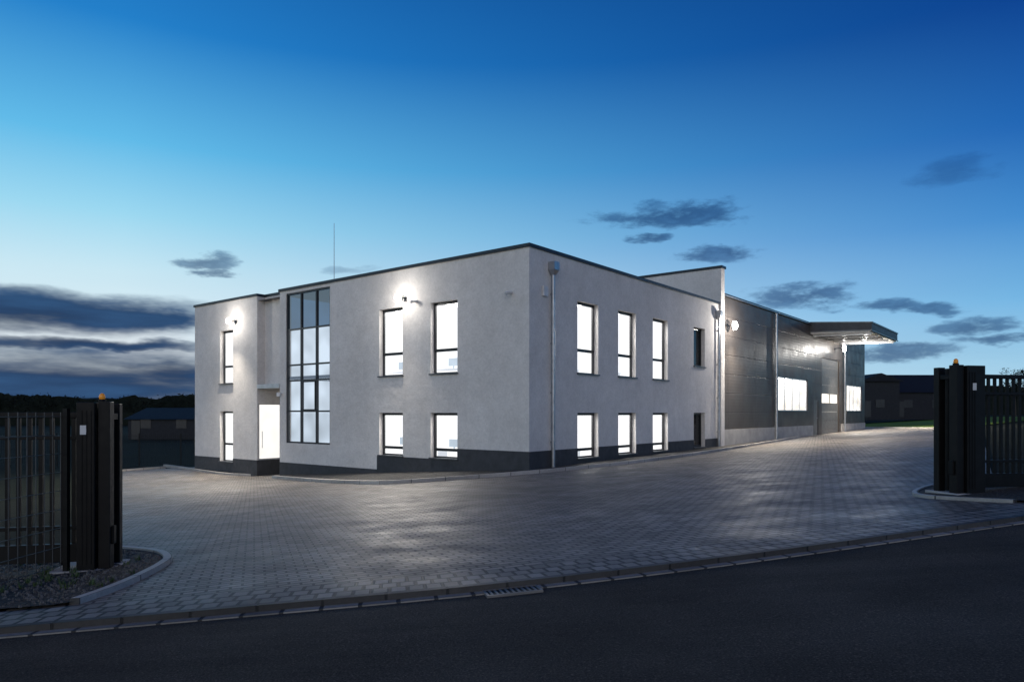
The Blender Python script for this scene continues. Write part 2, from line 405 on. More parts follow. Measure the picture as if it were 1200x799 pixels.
quad(bm, [FL.p(V1, 1.8, ZB), FL.p(V2, 1.8, ZB), FL.p(V2, 1.8, 1.32), FL.p(V1, 1.8, 1.32)])
quad(bm, [FL.p(V1, 0, ZB), FL.p(V1, 1.8, ZB), FL.p(V1, 1.8, ZT), FL.p(V1, 0, ZT)])
quad(bm, [FL.p(V3, 0, ZB), FL.p(V3, U1, ZB), FL.p(V3, U1, ZT), FL.p(V3, 0, ZT)])
quad(bm, [FL.p(0, U1, ZB), FL.p(V3, U1, ZB), FL.p(V3, U1, ZT), FL.p(0, U1, ZT)])
build('wall', bm, M['stucco'], office, recalc=False)
pd = -.015
bm = bmesh.new()
sheet(bm, FL, pd, 3.24, ZB, -1.31, [], d=pd, reveal=False)
sheet(bm, FL, 3.24, 7.6, ZB, -1.72, [], d=pd, reveal=False)
sheet(bm, FL, 7.6, V1, ZB, -2.27, [], d=pd, reveal=False)
sheet(bm, FR, pd, U1, ZB, -1.31, [h for h in holesR+darkR if h[2] < 0], d=pd, reveal=False)
bmesh.ops.remove_doubles(bm, verts=bm.verts, dist=.001)
build('plinth', bm, M['plinth'], office, recalc=False)
bm = bmesh.new()
sheet(bm, FL, V2, V3, ZB, -2.27, [h for h in wing if h[2] < 0], d=pd, reveal=False)
sheet(bm, FS, pd, 1.8, ZB, -2.27, [], d=pd, reveal=False)
bmesh.ops.remove_doubles(bm, verts=bm.verts, dist=.02)
build('plinth', bm, M['plinth'], office, recalc=False)
z0, z1 = 5.5, 5.62
for q in ((FL, -.06, V1+.05, -.06, .3), (FR, .302, U1-.003, -.06, .3), (FL, V2-.05, V3+.06, -.06, .3), (FL, V1+.052, V2-.052, .36, .6), (FL, V2-.05, V2+.25, .302, 2), (FL, V3-.25, V3+.06, .302, U1)):
    one('coping', *q, z0, z1, M['coping'], office, .01)
bm = bmesh.new(); quad(bm, [FL.p(.05, .05, 5.3), FL.p(V3-.05, .05, 5.3), FL.p(V3-.05, U1, 5.3), FL.p(.05, U1, 5.3)])
build('roof', bm, M['roof'], office)
def window(F, a0, a1, z0, z1, parent, transom=None, cols=1, lit='room', d=.19, sill=True, fw=.06, label=None, frame_mat='frame', glassm='glass', depth=2.4):
    w = bmesh.new()
    box(w, F, a0, a0+fw, d, d+.08, z0, z1); box(w, F, a1-fw, a1, d, d+.08, z0, z1)
    box(w, F, a0+fw, a1-fw, d, d+.08, z0, z0+fw); box(w, F, a0+fw, a1-fw, d, d+.08, z1-fw, z1)
    if transom: box(w, F, a0+fw, a1-fw, d+.002, d+.078, transom-.035, transom+.035)
    for k in range(1, cols):
        x = a0+(a1-a0)*k/cols
        box(w, F, x-.035, x+.035, d+.003, d+.077, z0+fw, z1-fw)
    sz0 = transom+.035 if transom else z0+fw
    if cols == 1:
        s = .035
        box(w, F, a0+fw, a0+fw+s, d-.02, d+.05, sz0, z1-fw); box(w, F, a1-fw-s, a1-fw, d-.02, d+.05, sz0, z1-fw)
        box(w, F, a0+fw+s, a1-fw-s, d-.02, d+.05, sz0, sz0+s); box(w, F, a0+fw+s, a1-fw-s, d-.02, d+.05, z1-fw-s, z1-fw)
    wo = build('window', w, M[frame_mat], parent)
    if label: wo['label'] = label
    w = bmesh.new(); quad(w, [F.p(a0+fw/2, d+.04, z0+fw/2), F.p(a1-fw/2, d+.04, z0+fw/2), F.p(a1-fw/2, d+.04, z1-fw/2), F.p(a0+fw/2, d+.04, z1-fw/2)])
    build('pane', w, M[glassm], wo, recalc=False)
    if sill: one('sill', F, a0-.04, a1+.04, -.07, d-.003, z0-.035, z0+.012, M['sill'], wo)
    w = bmesh.new(); e = .45; r0 = d+.12; r1 = depth+d
    A0, A1, Z0, Z1 = a0-e, a1+e, z0-.5, z1+.12
    quad(w, [F.p(A0, r1, Z0), F.p(A1, r1, Z0), F.p(A1, r1, Z1), F.p(A0, r1, Z1)], 0)
    quad(w, [F.p(A0, r0, Z0), F.p(A0, r1, Z0), F.p(A0, r1, Z1), F.p(A0, r0, Z1)], 0)
    quad(w, [F.p(A1, r0, Z0), F.p(A1, r1, Z0), F.p(A1, r1, Z1), F.p(A1, r0, Z1)], 0)
    quad(w, [F.p(A0, r0, Z1), F.p(A1, r0, Z1), F.p(A1, r1, Z1), F.p(A0, r1, Z1)], 1)
    quad(w, [F.p(A0, r0, Z0), F.p(A1, r0, Z0), F.p(A1, r1, Z0), F.p(A0, r1, Z0)], 2)
    mm = dict(room=[M['room'], M['ceil'], M['floorm'], M['dim']], hall=[M['hallroom'], M['ceil'], M['floorm'], M['dim']], dark=[M['dark']]*4)[lit]
    build('interior', w, mm, wo)
    return wo
for a, b in wl:
    window(FL, a, b, HS, HU, office, transom=2.28); window(FL, a, b, LS, LH, office, transom=-1.4)
for a, b in wu:
    window(FR, a, b, HS, HU, office, transom=2.28); window(FR, a, b, LS, LH, office, transom=-1.4)
for h in darkR: window(FR, *h, office, lit='dark', label='unlit office window', glassm='glass')
for h in wing: window(FL, *h, office, transom=h[2]+.85)
def desk(F, a, d, z):
    bm = bmesh.new(); box(bm, F, a, a+1.3, d, d+.6, z+.7, z+.74)
    for q in (.02, 1.24): box(bm, F, a+q, a+q+.04, d+.05, d+.55, z, z+.7)
    do = build('desk', bm, M['dim'], office)
    bm = bmesh.new(); box(bm, F, a+.4, a+.9, d+.3, d+.33, z+.86, z+1.16); box(bm, F, a+.62, a+.68, d+.31, d+.34, z+.74, z+.86)
    build('monitor', bm, M['stairdim'], do)
def cupboard(F, a, d, z, w_, h_):
    bm = bmesh.new(); box(bm, F, a, a+w_, d, d+.4, z, z+h_)
    build('cupboard', bm, M['cup'], office)
for F, lst in ((FL, ((3.4, 1.0), (6.5, 1.3))), (FR, ((3.3, 1.2), (6.2, 1.0), (9.4, 1.3)))):
    for a, d in lst:
        for z in (.92, -2.19):
            desk(F, a+random.uniform(-.2, .5), d-.2, z)
            cupboard(F, a+random.uniform(-.1, .9), 2.15, z, random.uniform(.5, 1), random.uniform(1.1, 2.0))
# stairwell glazing
a0, a1, z0, z1 = curt
bm = bmesh.new(); ca = [a0, a0+1.02, a0+2.13, a1]; czs = [z0, .05, 1.42, 2.12, 3.72, z1]
for x in ca:
    x0 = x if x == a0 else (x-.07 if x == a1 else x-.035)
    box(bm, FL, x0, x0+.07, .04, .16, z0, z1)
for z in czs:
    q0 = z if z == z0 else (z-.07 if z == z1 else z-.035)
    for i in range(3): box(bm, FL, ca[i]+.035*(i > 0)+.07*(i == 0), ca[i+1]-.035-(.035 if i == 2 else 0), .045, .155, q0, q0+.07)
for q in ((ca[1]+.036, ca[1]+.09, .086, 1.384), (ca[2]-.09, ca[2]-.036, .086, 1.384), (ca[1]+.091, ca[2]-.091, .086, .14), (ca[1]+.091, ca[2]-.091, 1.33, 1.384)):
    box(bm, FL, q[0], q[1], .02, .14, q[2], q[3])
cw = build('stairwell_glazing', bm, M['frame'], office)
for i in range(3):
    for j in range(5):
        w = bmesh.new(); X0, X1, Z0, Z1 = ca[i]+.03, ca[i+1]-.03, czs[j]+.03, czs[j+1]-.03
        quad(w, [FL.p(X0, .1, Z0), FL.p(X1, .1, Z0), FL.p(X1, .1, Z1), FL.p(X0, .1, Z1)])
        build('pane', w, M['dglass'] if j == 4 else M['glass'], cw, recalc=False)
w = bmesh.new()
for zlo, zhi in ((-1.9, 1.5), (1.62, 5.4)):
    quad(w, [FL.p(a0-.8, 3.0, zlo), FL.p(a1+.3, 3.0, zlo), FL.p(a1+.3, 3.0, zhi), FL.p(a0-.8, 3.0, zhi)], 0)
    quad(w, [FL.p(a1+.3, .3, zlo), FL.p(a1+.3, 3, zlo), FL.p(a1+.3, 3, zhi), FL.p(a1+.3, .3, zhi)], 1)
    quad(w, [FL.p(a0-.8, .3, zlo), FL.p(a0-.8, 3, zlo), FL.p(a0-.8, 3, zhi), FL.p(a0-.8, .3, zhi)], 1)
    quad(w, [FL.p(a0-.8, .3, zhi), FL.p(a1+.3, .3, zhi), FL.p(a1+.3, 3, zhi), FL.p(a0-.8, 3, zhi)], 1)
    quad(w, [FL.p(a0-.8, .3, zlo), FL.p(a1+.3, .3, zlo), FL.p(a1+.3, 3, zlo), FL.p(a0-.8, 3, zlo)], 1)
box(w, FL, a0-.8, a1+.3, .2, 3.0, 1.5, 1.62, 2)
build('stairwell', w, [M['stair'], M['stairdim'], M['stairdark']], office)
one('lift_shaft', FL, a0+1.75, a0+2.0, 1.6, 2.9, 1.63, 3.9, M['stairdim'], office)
# entrance
bm = bmesh.new(); a, b, c, e = doorh
box(bm, FS, a, a+.05, .03, .10, c, e); box(bm, FS, b-.05, b, .03, .10, c, e); box(bm, FS, a+.05, b-.05, .03, .10, e-.05, e)
box(bm, FS, a+.05, b-.05, .04, .09, c, c+.06)
dr = build('entrance_door', bm, M['alu'], office)
w = bmesh.new(); quad(w, [FS.p(a+.03, .07, c), FS.p(b-.03, .07, c), FS.p(b-.03, .07, e-.03), FS.p(a+.03, .07, e-.03)])
build('lit_panel', w, M['warm'], dr)
bm = bmesh.new(); tube(bm, FS.p(.25, -.03, -1.7), FS.p(.25, -.03, -.9), .015); build('handle', bm, M['alu'], dr)
one('entrance_canopy', FL, V1+.01, V2-.01, -.02, .398, 1.12, 1.318, M['alu'], office)
def downpipe(F, a, ztop, zbot, parent, hopper=True, r=.065):
    bm = bmesh.new(); tube(bm, F.p(a, -.12, zbot), F.p(a, -.12, ztop), r, 14)
    dp = build('downpipe', bm, M['zinc'], parent)
    z = zbot+.9
    while z < ztop-.2:
        bm = bmesh.new(); tube(bm, F.p(a, -.12, z), F.p(a, -.12, z+.05), r+.012, 14); box(bm, F, a-.02, a+.02, -.06, 0, z, z+.04); build('bracket', bm, M['zinc'], dp); z += 1.7
    if hopper:
        bm = bmesh.new(); box(bm, F, a-.15, a+.15, -.28, -.01, ztop+.14, ztop+.42)
        v = box(bm, F, a-.07, a+.07, -.19, -.05, ztop-.02, ztop+.138)
        vt = [F.p(a-.15, -.28, ztop+.138), F.p(a+.15, -.28, ztop+.138), F.p(a+.15, -.01, ztop+.138), F.p(a-.15, -.01, ztop+.138)]
        for q, t in zip(v[4:], vt): q.co = t
        build('hopper', bm, M['zinc'], dp)
    return dp
downpipe(FR, 1.22, 4.75, g(P0.x+.8, P0.y+.9)+.0, office)
downpipe(FR, 15.75, 4.7, -1.9, office)
bm = bmesh.new(); tube(bm, FL.p(11.9, 1.2, 5.3), FL.p(11.9, 1.2, 8.5), .018, 8, r2=.012)
rodo = build('lightning_rod', bm, M['zinc'], office)
bm = bmesh.new(); tube(bm, FL.p(11.9, 1.2, 5.3), FL.p(11.9, 1.2, 5.42), .16, 12); build('rod_foot', bm, M['concrete'], rodo)
for F, a, z, s in ((FL, .75, 4.05, .12), (FL, 5.35, 4.2, .12)):
    bm = bmesh.new(); box(bm, F, a-.05, a+.05, -.06, 0, z-.05, z+.05); tube(bm, F.p(a, -.06, z), F.p(a, -.22, z-.03), .045, 10); tube(bm, F.p(a, -.2, z-.02), F.p(a, -.34, z-.08), .06, 12)
    build('security_camera', bm, M['white'], office)
one('alarm_box', FR, .72, .98, -.09, 0, 3.95, 4.3, M['white'], office, .02)
bm = bmesh.new(); tube(bm, FL.p(14.15, -.16, .82), FL.p(14.15, 0, .85), .03, 8); tube(bm, FL.p(14.15, -.16, .72), FL.p(14.15, -.16, .9), .09, 12)
build('doorway_sensor', bm, M['white'], office)
# ================================================================ HALL
hall = empty('production_hall', (*(P0+dR*16.55), g(*(P0+dR*16.55))), ROOT, 'long production hall with dark grey cladding and lit windows, attached behind the white office', 'building')
hw1 = (25.3, 31.4, .08, 2.2); hw2 = (42.0, 47.0, .08, 2.2); sd = (34.9, 39.7, -1.9, 3.95); pdoor = (32.9, 34.0, -1.9, .85)
HU0, HU1, HT = 16.56, 48.2, 6.0
bm = bmesh.new()
sheet(bm, FR, HU0, HU1, -3.2, HT, [hw1, hw2, sd, pdoor], depth=.16)
quad(bm, [FR.p(HU1, 0, -3), FR.p(HU1, 26, -3), FR.p(HU1, 26, HT), FR.p(HU1, 0, HT)])
quad(bm, [FR.p(HU0, 26, -3), FR.p(HU1, 26, -3), FR.p(HU1, 26, HT), FR.p(HU0, 26, HT)])
build('wall', bm, M['clad'], hall, recalc=False)
for s0, s1 in ((HU0, 32.6), (40.2, HU1)): one('plinth', FR, s0, s1, -.05, -.004, -3, -.9, M['concrete'], hall)
bm = bmesh.new(); quad(bm, [FR.p(HU0, .02, HT-.02), FR.p(HU1, .02, HT-.02), FR.p(HU1, 26, HT-.02), FR.p(HU0, 26, HT-.02)]); build('roof', bm, M['roof'], hall)
one('coping', FR, HU0+.003, 31.98, -.09, .2, HT, HT+.14, M['coping'], hall); one('coping', FR, 40.62, HU1+.05, -.09, .2, HT, HT+.14, M['coping'], hall)
one('gutter_trim', FR, HU0+.01, 31.9, -.12, -.092, HT+.02, HT+.06, M['alu'], hall)
one('fire_wall', FR, U1+.003, HU0-.003, -.1, 15.5, -3, 7.35, M['stucco'], hall)
one('fire_wall_coping', FR, U1-.04, HU0+.06, -.16, 15.56, 7.352, 7.48, M['coping'], hall)
window(FR, *hw1, hall, cols=4, lit='hall', d=.06, sill=True, depth=3.5, frame_mat='alu')
window(FR, *hw2, hall, cols=4, lit='hall', d=.06, sill=True, depth=3.5, frame_mat='alu')
bm = bmesh.new(); a, b, c, e = sd
nn = 9
for k in range(nn):
    zA = c+(e-c)*k/nn; zB = c+(e-c)*(k+1)/nn
    if k in (4,):
        box(bm, FR, a, a+.25, .08, .13, zA, zB-.01); box(bm, FR, b-.25, b, .08, .13, zA, zB-.01); box(bm, FR, (a+b)/2-.08, (a+b)/2+.08, .08, .13, zA, zB-.01)
    else: box(bm, FR, a, b, .08, .13, zA, zB-.01)
dd = build('sectional_door', bm, M['door'], hall)
zA = c+(e-c)*4/nn; zB = c+(e-c)*5/nn
for q0, q1 in ((a+.25, (a+b)/2-.08), ((a+b)/2+.08, b-.25)):
    w = bmesh.new(); quad(w, [FR.p(q0, .1, zA), FR.p(q1, .1, zA), FR.p(q1, .1, zB), FR.p(q0, .1, zB)])
    build('lit_panel', w, M['hallroom'], dd)
bm = bmesh.new(); a, b, c, e = pdoor
box(bm, FR, a, a+.08, .02, .1, c, e); box(bm, FR, b-.08, b, .02, .1, c, e); box(bm, FR, a+.08, b-.08, .02, .1, e-.08, e); box(bm, FR, a+.08, b-.08, .05, .09, c, e-.08)
dd = build('side_door', bm, M['door'], hall); bm = bmesh.new(); tube(bm, FR.p(b-.2, .0, -.4), FR.p(b-.32, .0, -.4), .015); build('handle', bm, M['alu'], dd)
c0, c1 = 32.0, 40.6
def cbox(bm, a0, a1, d0, d1, zt0, zt1, zb0, zb1, mi=0):
    v = box(bm, FR, a0, a1, d0, d1, 0, 1, mi)
    for k in (0, 1): v[k].co.z = zb0
    for k in (2, 3): v[k].co.z = zb1
    for k in (4, 5): v[k].co.z = zt0
    for k in (6, 7): v[k].co.z = zt1
def cone_(name, q, mat, parent):
    bm = bmesh.new(); cbox(bm, *q); return build(name, bm, mat, parent)
cp = cone_('canopy', (c0, c1, -3.85, -.003, 5.87, 6.14, 5.36, 5.50), M['fascia'], hall)
cone_('soffit', (c0+.08, c1-.08, -3.77, -.01, 5.355, 5.495, 5.25, 5.38), M['soffit'], cp)
for q in ((c0-.03, c1+.03, -3.9, -3.853, 5.92, 5.92, 5.84, 5.84), (c0-.03, c1+.03, -3.9, -3.853, 5.36, 5.36, 5.30, 5.30),
          (c0-.03, c0-.003, -3.85, -.01, 5.92, 6.2, 5.85, 6.13), (c0-.03, c0-.003, -3.85, -.01, 5.40, 5.54, 5.34, 5.48)):
    cone_('edge_trim', q, M['trim'], cp)
for k in range(5): cone_('beam', (c0+.5+k*1.85, c0+.62+k*1.85, -3.7, -.05, 5.248, 5.37, 5.12, 5.22), M['alu'], cp)
downpipe(FR, 24.6, 5.95, -1.75, hall, False, .075); downpipe(FR, 40.9, 5.9, -1.6, hall, False, .075)
# ================================================================ WALL LAMPS
def wall_lamp(F, a, z, label, energy, glow, tgt_a, reach, off=.32, drop=-2.5, s=1.0, cone=112, gd_=.6):
    base = F.p(a, 0, z)
    r = empty('wall_lamp', base, ROOT, label, 'lamp', 'floodlights on the building walls')
    bm = bmesh.new(); box(bm, F, a-.06, a+.06, -.03, 0, z-.06, z+.1); box(bm, F, a-.02, a+.02, -off, -.029, z+.05, z+.09); build('bracket', bm, M['coping'], r)
    one('housing', F, a-.10*s, a+.10*s, -off-.03, -off+.06, z-.04*s, z+.10*s, M['coping'], r, .01)
    bm = bmesh.new(); tube(bm, F.p(a, -off-.033, z+.03*s), F.p(a, -off-.15, z+.03*s), .125*s, 20, r2=.10*s); build('lens', bm, M['lens'], r)
    light('flood_beam', 'SPOT', F.p(a, -off-.22, z), energy, (1, .91, .78), r, F.p(tgt_a, -reach, drop), math.radians(cone), .9, .012)
    light('wall_glow', 'POINT', F.p(a, -off-gd_, z), glow, (1, .95, .88), r, radius=.015)
    return r
wall_lamp(FL, 5.95, 4.32, 'small floodlight above the window on the office front near the stair glazing', 3000, 70, 5.95, 7, cone=122, gd_=.85, s=1.15)
wall_lamp(FL, 18.0, 4.4, 'small floodlight on the narrow left wing of the white office', 4800, 80, 18, 6, cone=122, gd_=.85, s=1.15)
wall_lamp(FR, 17.2, 4.45, 'small floodlight at the near end of the dark clad hall wall', 5000, 480, 19, 6, s=1.9, cone=136, gd_=.8)
wall_lamp(FR, 38.4, 4.75, 'small floodlight under the flat canopy of the hall', 7500, 420, 38.4, 6, off=.6, s=2.2, cone=125, gd_=1.5)
# ================================================================ GATES
def gframe(o, d): d = Vector(d).normalized(); return Fr(o, d, Vector((-d.y, d.x)))
def beacon(F, a, d, z, parent):
    bm = bmesh.new(); tube(bm, F.p(a, d, z), F.p(a, d, z+.025), .04, 14); b = build('beacon_base', bm, M['black'], parent)
    bm = bmesh.new(); bmesh.ops.create_uvsphere(bm, u_segments=14, v_segments=8, radius=.033, matrix=Matrix.Translation(F.p(a, d, z+.05)) @ Matrix.Diagonal((1, 1, 1.3, 1)))
    build('beacon', bm, M['amber'], b, smooth=True)
def gate(o, d, sgn, H, label, leaflen, wd, bpos, cb):
    F = gframe(o, d); zb = g(*o); zt = zb+H
    r = empty('sliding_gate', (o[0], o[1], zb), math.atan2(F.D.y, F.D.x), label, 'gate')
    def bx(name, a0, a1, d0, d1, z0, z1, m='gate', bev=.006, parent=r):
        return one(name, F, min(a0*sgn, a1*sgn), max(a0*sgn, a1*sgn), d0, d1, z0, z1, M[m], parent, bev)
    bx('post', -.14, -.02, -.12, .02, zb-.1, zt)
    bx('post', -.14, -.03, .20, .30, zb-.1, zt-.02)
    cab = bx('motor_cabinet', .0, wd, -.16, .02, zb-.1, zt-.01)
    for k in range(3): bx('panel_groove', .03+k*.045, .038+k*.045, -.166, -.16, zb+.1, zt-.1, 'black', 0, cab)
    bx('post', .04, wd-.02, .21, .31, zb-.1, zt-.03)
    bx('guide_bracket', -.13, wd-.02, .03, .19, zt-.2, zt-.13, 'black')
    bx('latch', -.17, -.14, -.08, .0, zb+.3, zb+.5, 'black')
    bx('concrete_base', -.2, cb, -.2, .40, zb-.1, zb+.04, 'concrete', .01)
    for q in (.12, .40):
        bm = bmesh.new(); tube(bm, F.p(q*sgn-.03, .115, zb+.10), F.p(q*sgn+.03, .115, zb+.10), .05, 14); build('roller', bm, M['black'], r)
    bx('sticker', .08, .14, -.17, -.167, zt-.36, zt-.26, 'white', 0, cab)
    beacon(F, bpos, -.05, zt, r)
    bm = bmesh.new(); l0, l1 = .05, leaflen; zl0, zl1 = zb+.15, zt-.12
    for a0, a1, q0, q1 in ((l0, l1, zl0-.06, zl0+.14), (l0, l1, zl1-.06, zl1), (l0, l0+.06, zl0+.14, zl1-.06), (l1-.06, l1, zl0+.14, zl1-.06), (l0+.06, l1-.06, zl1-.3, zl1-.26), (l0+.06, l1-.06, zl0+.30, zl0+.34)):
        box(bm, F, *sorted((a0*sgn, a1*sgn)), .08, .15, q0, q1)
    lf = build('gate_leaf', bm, M['gate'], r, bevel=.004)
    a = l0+.12
    while a < l1-.08:
        one('bar', F, *sorted((a*sgn, (a+.04)*sgn)), .1, .13, zl0+.14, zl1-.06, M['gate'], lf); a += .11
GL = gp(117, 668); GRt = gp(1123, 580)
gd = (GRt-GL).normalized()
gate(GL, gd, -1, 1.87, 'dark sliding gate with posts and amber beacon at left of the drive', 4.0, .18, .04, .45)
gate(GRt, gd, 1, 1.86, 'dark sliding gate with posts and amber beacon at right of the drive', 5.0, .30, -.09, .34)
def mesh_fence(p, q, H, label, cat='fence', pitch=.05, panel=2.5, r=.004, hp=.2, mat='rod', ztop=None):
    p = Vector(p); q = Vector(q); F = gframe(p, q-p); L = (q-p).length
    root = empty('mesh_fence', (p.x, p.y, g(*p)), math.atan2(F.D.y, F.D.x), label, cat)
    def zt(a):
        return ztop if ztop is not None else g(*(p+F.D*a))+H
    a = 0
    while a < L+.01:
        gz = g(*(p+F.D*a)); one('post', F, a-.025, a+.025, -.02, .03, gz-.1, zt(a)+.04, M['gate'], root); a += panel
    a = 0
    while a < L-.05:
        b = min(a+panel, L); bm = bmesh.new(); gz = g(*(p+F.D*(a+b)*.5)); t = zt((a+b)/2)
        x = a+.04
        while x < b-.03:
            box(bm, F, x-r, x+r, -.03-r, -.03+r, gz+.05, t); x += pitch
        z = gz+.08
        while z < t:
            box(bm, F, a+.03, b-.03, -.03-r*3.2, -.03-r*.95, z-r, z+r); z += hp
        build('mesh_panel', bm, M[mat], root); a = b
    return root
mesh_fence(GL+Vector((-.25, -.2)), GL+Vector((-.55, -4.4)), 1.8, 'wire mesh fence running from the left gate towards the road', ztop=0.0, pitch=.12, r=.003, hp=.2)
mesh_fence((-44, 42.5), (-17.2, 40.6), 1.8, 'low wire mesh fence along the far left edge of the yard', pitch=.12, r=.006, hp=.4, mat='gate')
# ================================================================ STORM DRAIN
dc = gp(606, 687)
near = min(range(len(E)-1), key=lambda i: (E[i]-dc).length); FD = gframe(E[near], E[near+1]-E[near-1])
zd = g(*E[near])
def tilt(o):
    for v in o.data.vertices: v.co.z += g(v.co.x, v.co.y)-zd
    return o
dr = empty('storm_drain', (E[near].x, E[near].y, zd), math.atan2(FD.D.y, FD.D.x), 'slotted iron storm drain grate set in the gutter', 'drain')
bm = bmesh.new(); x0, x1, y0, y1 = -.23, .23, -.13, .098
box(bm, FD, x0, x1, y0, y0+.02, zd-.07, zd-.030); box(bm, FD, x0, x1, y1-.02, y1, zd-.07, zd-.030)
box(bm, FD, x0, x0+.02, y0+.02, y1-.02, zd-.07, zd-.030); box(bm, FD, x1-.02, x1, y0+.02, y1-.02, zd-.07, zd-.030); tilt(build('frame', bm, M['iron'], dr))
for k in range(9): tilt(one('bar', FD, x0+.04+k*.045, x0+.058+k*.045, y0+.02, y1-.02, zd-.05, zd-.031, M['iron'], dr))
tilt(one('pit_shade', FD, x0+.02, x1-.02, y0+.02, y1-.02, zd-.06, zd-.0355, M['black'], dr))  # black slab under the bars stands in for the shade of the hole
# ================================================================ BACKGROUND BUILDINGS
def house(name, x0, x1, y0, y1, zb, ze, zr, label, wins=0, ridge='x'):
    F = Fr((x0, y0), (1, 0), (0, 1)); W = x1-x0; D = y1-y0
    r = empty(name, (x0, y0, zb), 0, label, 'building')
    one('wall', F, 0, W, 0, D, zb-.5, ze, M['shed'], r)
    bm = bmesh.new(); o = .4
    A = [F.p(-o, -o, ze+.003), F.p(W+o, -o, ze+.003), F.p(W+o, D+o, ze+.003), F.p(-o, D+o, ze+.003)]
    if ridge == 'x': Rg = [F.p(-o, D/2, zr), F.p(W+o, D/2, zr)]; fs = ((0, 1, 5, 4), (2, 3, 4, 5), (0, 4, 3), (1, 2, 5), (0, 3, 2, 1))
    else: Rg = [F.p(W/2, -o, zr), F.p(W/2, D+o, zr)]; fs = ((0, 1, 4), (1, 2, 5, 4), (2, 3, 5), (3, 0, 4, 5), (0, 3, 2, 1))
    vs = [bm.verts.new(p) for p in A+Rg]
    for f in fs: bm.faces.new([vs[i] for i in f])
    build('roof', bm, M['shedroof'], r)
    for k in range(wins):
        a = W*(k+.5)/wins; one('window', F, a-.6, a+.6, -.05, -.004, zb+1.2, zb+2.3, M['frame'], r)
    one('door', F, .4, 1.4, -.06, -.004, zb-.1, zb+2.1, M['frame'], r)
house('storage_shed', -44.5, -28, 82, 92, ZLO, -.8, .55, 'low dark shed with shallow roof beyond the left fence', 4)
house('warehouse', 47.3, 52.6, 96, 112, ZHI, 4.2, 5.3, 'tall dark warehouse directly behind the far end of the hall', 1, 'y')
house('barn', 54, 66, 100, 112, ZHI, 2.8, 5.6, 'dark barn with wide pitched roof behind the lawn at right', 3, 'x')
# ================================================================ TREES
def clump(bm, c, r, n, s):
    for _ in range(n):
        d = Vector((random.gauss(0, 1), random.gauss(0, 1), random.gauss(0, 1))).normalized()*r*random.random()**.4
        p = c+Vector((d.x, d.y, d.z*.8)); a = Vector((random.uniform(-1, 1), random.uniform(-1, 1), random.uniform(-1, 1)))*s; b = Vector((random.uniform(-1, 1), random.uniform(-1, 1), random.uniform(-1, 1)))*s
        bm.faces.new([bm.verts.new(q) for q in (p, p+a, p+b)])
def treeline(name, x0, x1, y, zb, h0, h1, label, n):
    bm = bmesh.new(); hh = h0; pv = None
    for k in range(n):
        x = x0+(x1-x0)*k/(n-1); hh = .8*hh+.2*random.uniform(h0, h1)+random.uniform(-.25, .25)
        clump(bm, Vector((x, y+random.uniform(-4, 4), zb+hh*.66)), hh*.36, 60, .45)
        a = bm.verts.new((x, y, zb-1)); b = bm.verts.new((x, y, zb+hh*.9))
        if pv: bm.faces.new((pv[0], a, b, pv[1]))
        pv = (a, b)
    o = build(name, bm, M['leaf'], recalc=False); tag(o, label, 'trees', None, 'stuff')
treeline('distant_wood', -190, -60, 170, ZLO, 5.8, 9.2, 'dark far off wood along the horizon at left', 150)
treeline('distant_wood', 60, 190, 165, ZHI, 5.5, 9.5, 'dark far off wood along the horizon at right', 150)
def tree(x, y, zb, H, label):
    r = empty('tree', (x, y, zb), 0, label, 'tree', 'trees behind the right gate')
    bm = bmesh.new(); tube(bm, (x, y, zb-.1), (x, y, zb+H*.6), .22, 8, r2=.09)
    for k in range(7):
        t = random.uniform(0, 6.28); z = zb+H*random.uniform(.3, .6)
        tube(bm, (x, y, z), (x+math.cos(t)*H*.25, y+math.sin(t)*H*.25, z+H*.25), .07, 6, r2=.02)
    build('trunk', bm, M['trunk'], r)
    bm = bmesh.new()
    for k in range(26):
        t = random.uniform(0, 6.28); rr = random.uniform(0, .32)*H; z = zb+H*random.uniform(.4, .93)
        rr *= 1.1-(z-zb)/H*.6
        clump(bm, Vector((x+math.cos(t)*rr, y+math.sin(t)*rr, z)), H*.11, 70, .16)
    build('crown', bm, M['leaf'], r, recalc=False)
tree(62.5, 88, ZHI, 6.2, 'nearer bushy dark tree beyond the right gate')
tree(69.5, 93, ZHI, 6.8, 'farther dark tree at the right edge beyond the gate')
# ================================================================ WORLD
w = bpy.data.worlds.new('World'); sc.world = w; w.use_nodes = True
n = N(w.node_tree); n.n.clear()
gen = n.coord('Generated'); sx = n.n.new('ShaderNodeSeparateXYZ'); n.put(sx.inputs[0], gen)
X, Y, Z = sx.outputs
rr = n.math('SQRT', n.math('ADD', n.math('MULTIPLY', X, X), n.math('MULTIPLY', Y, Y)))
sa = n.math('DIVIDE', X, n.math('MAXIMUM', rr, .001))
f = n.math('ADD', n.math('MULTIPLY', sa, .85), .41, clamp=True)
Lr = n.ramp(Z, [(0, srgb(228, 236, 242)), (.10, srgb(222, 237, 244)), (.17, srgb(202, 232, 244)), (.24, srgb(156, 216, 241)), (.32, srgb(98, 187, 233)), (.44, srgb(36, 128, 202)), (.6, srgb(14, 82, 160)), (1, srgb(6, 40, 98))])
Rr = n.ramp(Z, [(0, srgb(176, 212, 232)), (.06, srgb(150, 202, 232)), (.13, srgb(102, 176, 226)), (.22, srgb(46, 130, 204)), (.31, srgb(17, 90, 176)), (.43, srgb(8, 56, 138)), (.6, srgb(5, 38, 104)), (1, srgb(4, 26, 70))])
sky = n.mix(f, Lr, Rr)
az = n.math('ARCTAN2', X, Y); el = n.math('ARCSINE', Z)
nv = n.noise(n.mapping(gen, scale=(1, 1, 3.2)), 5.5, 5, .6, out=1)
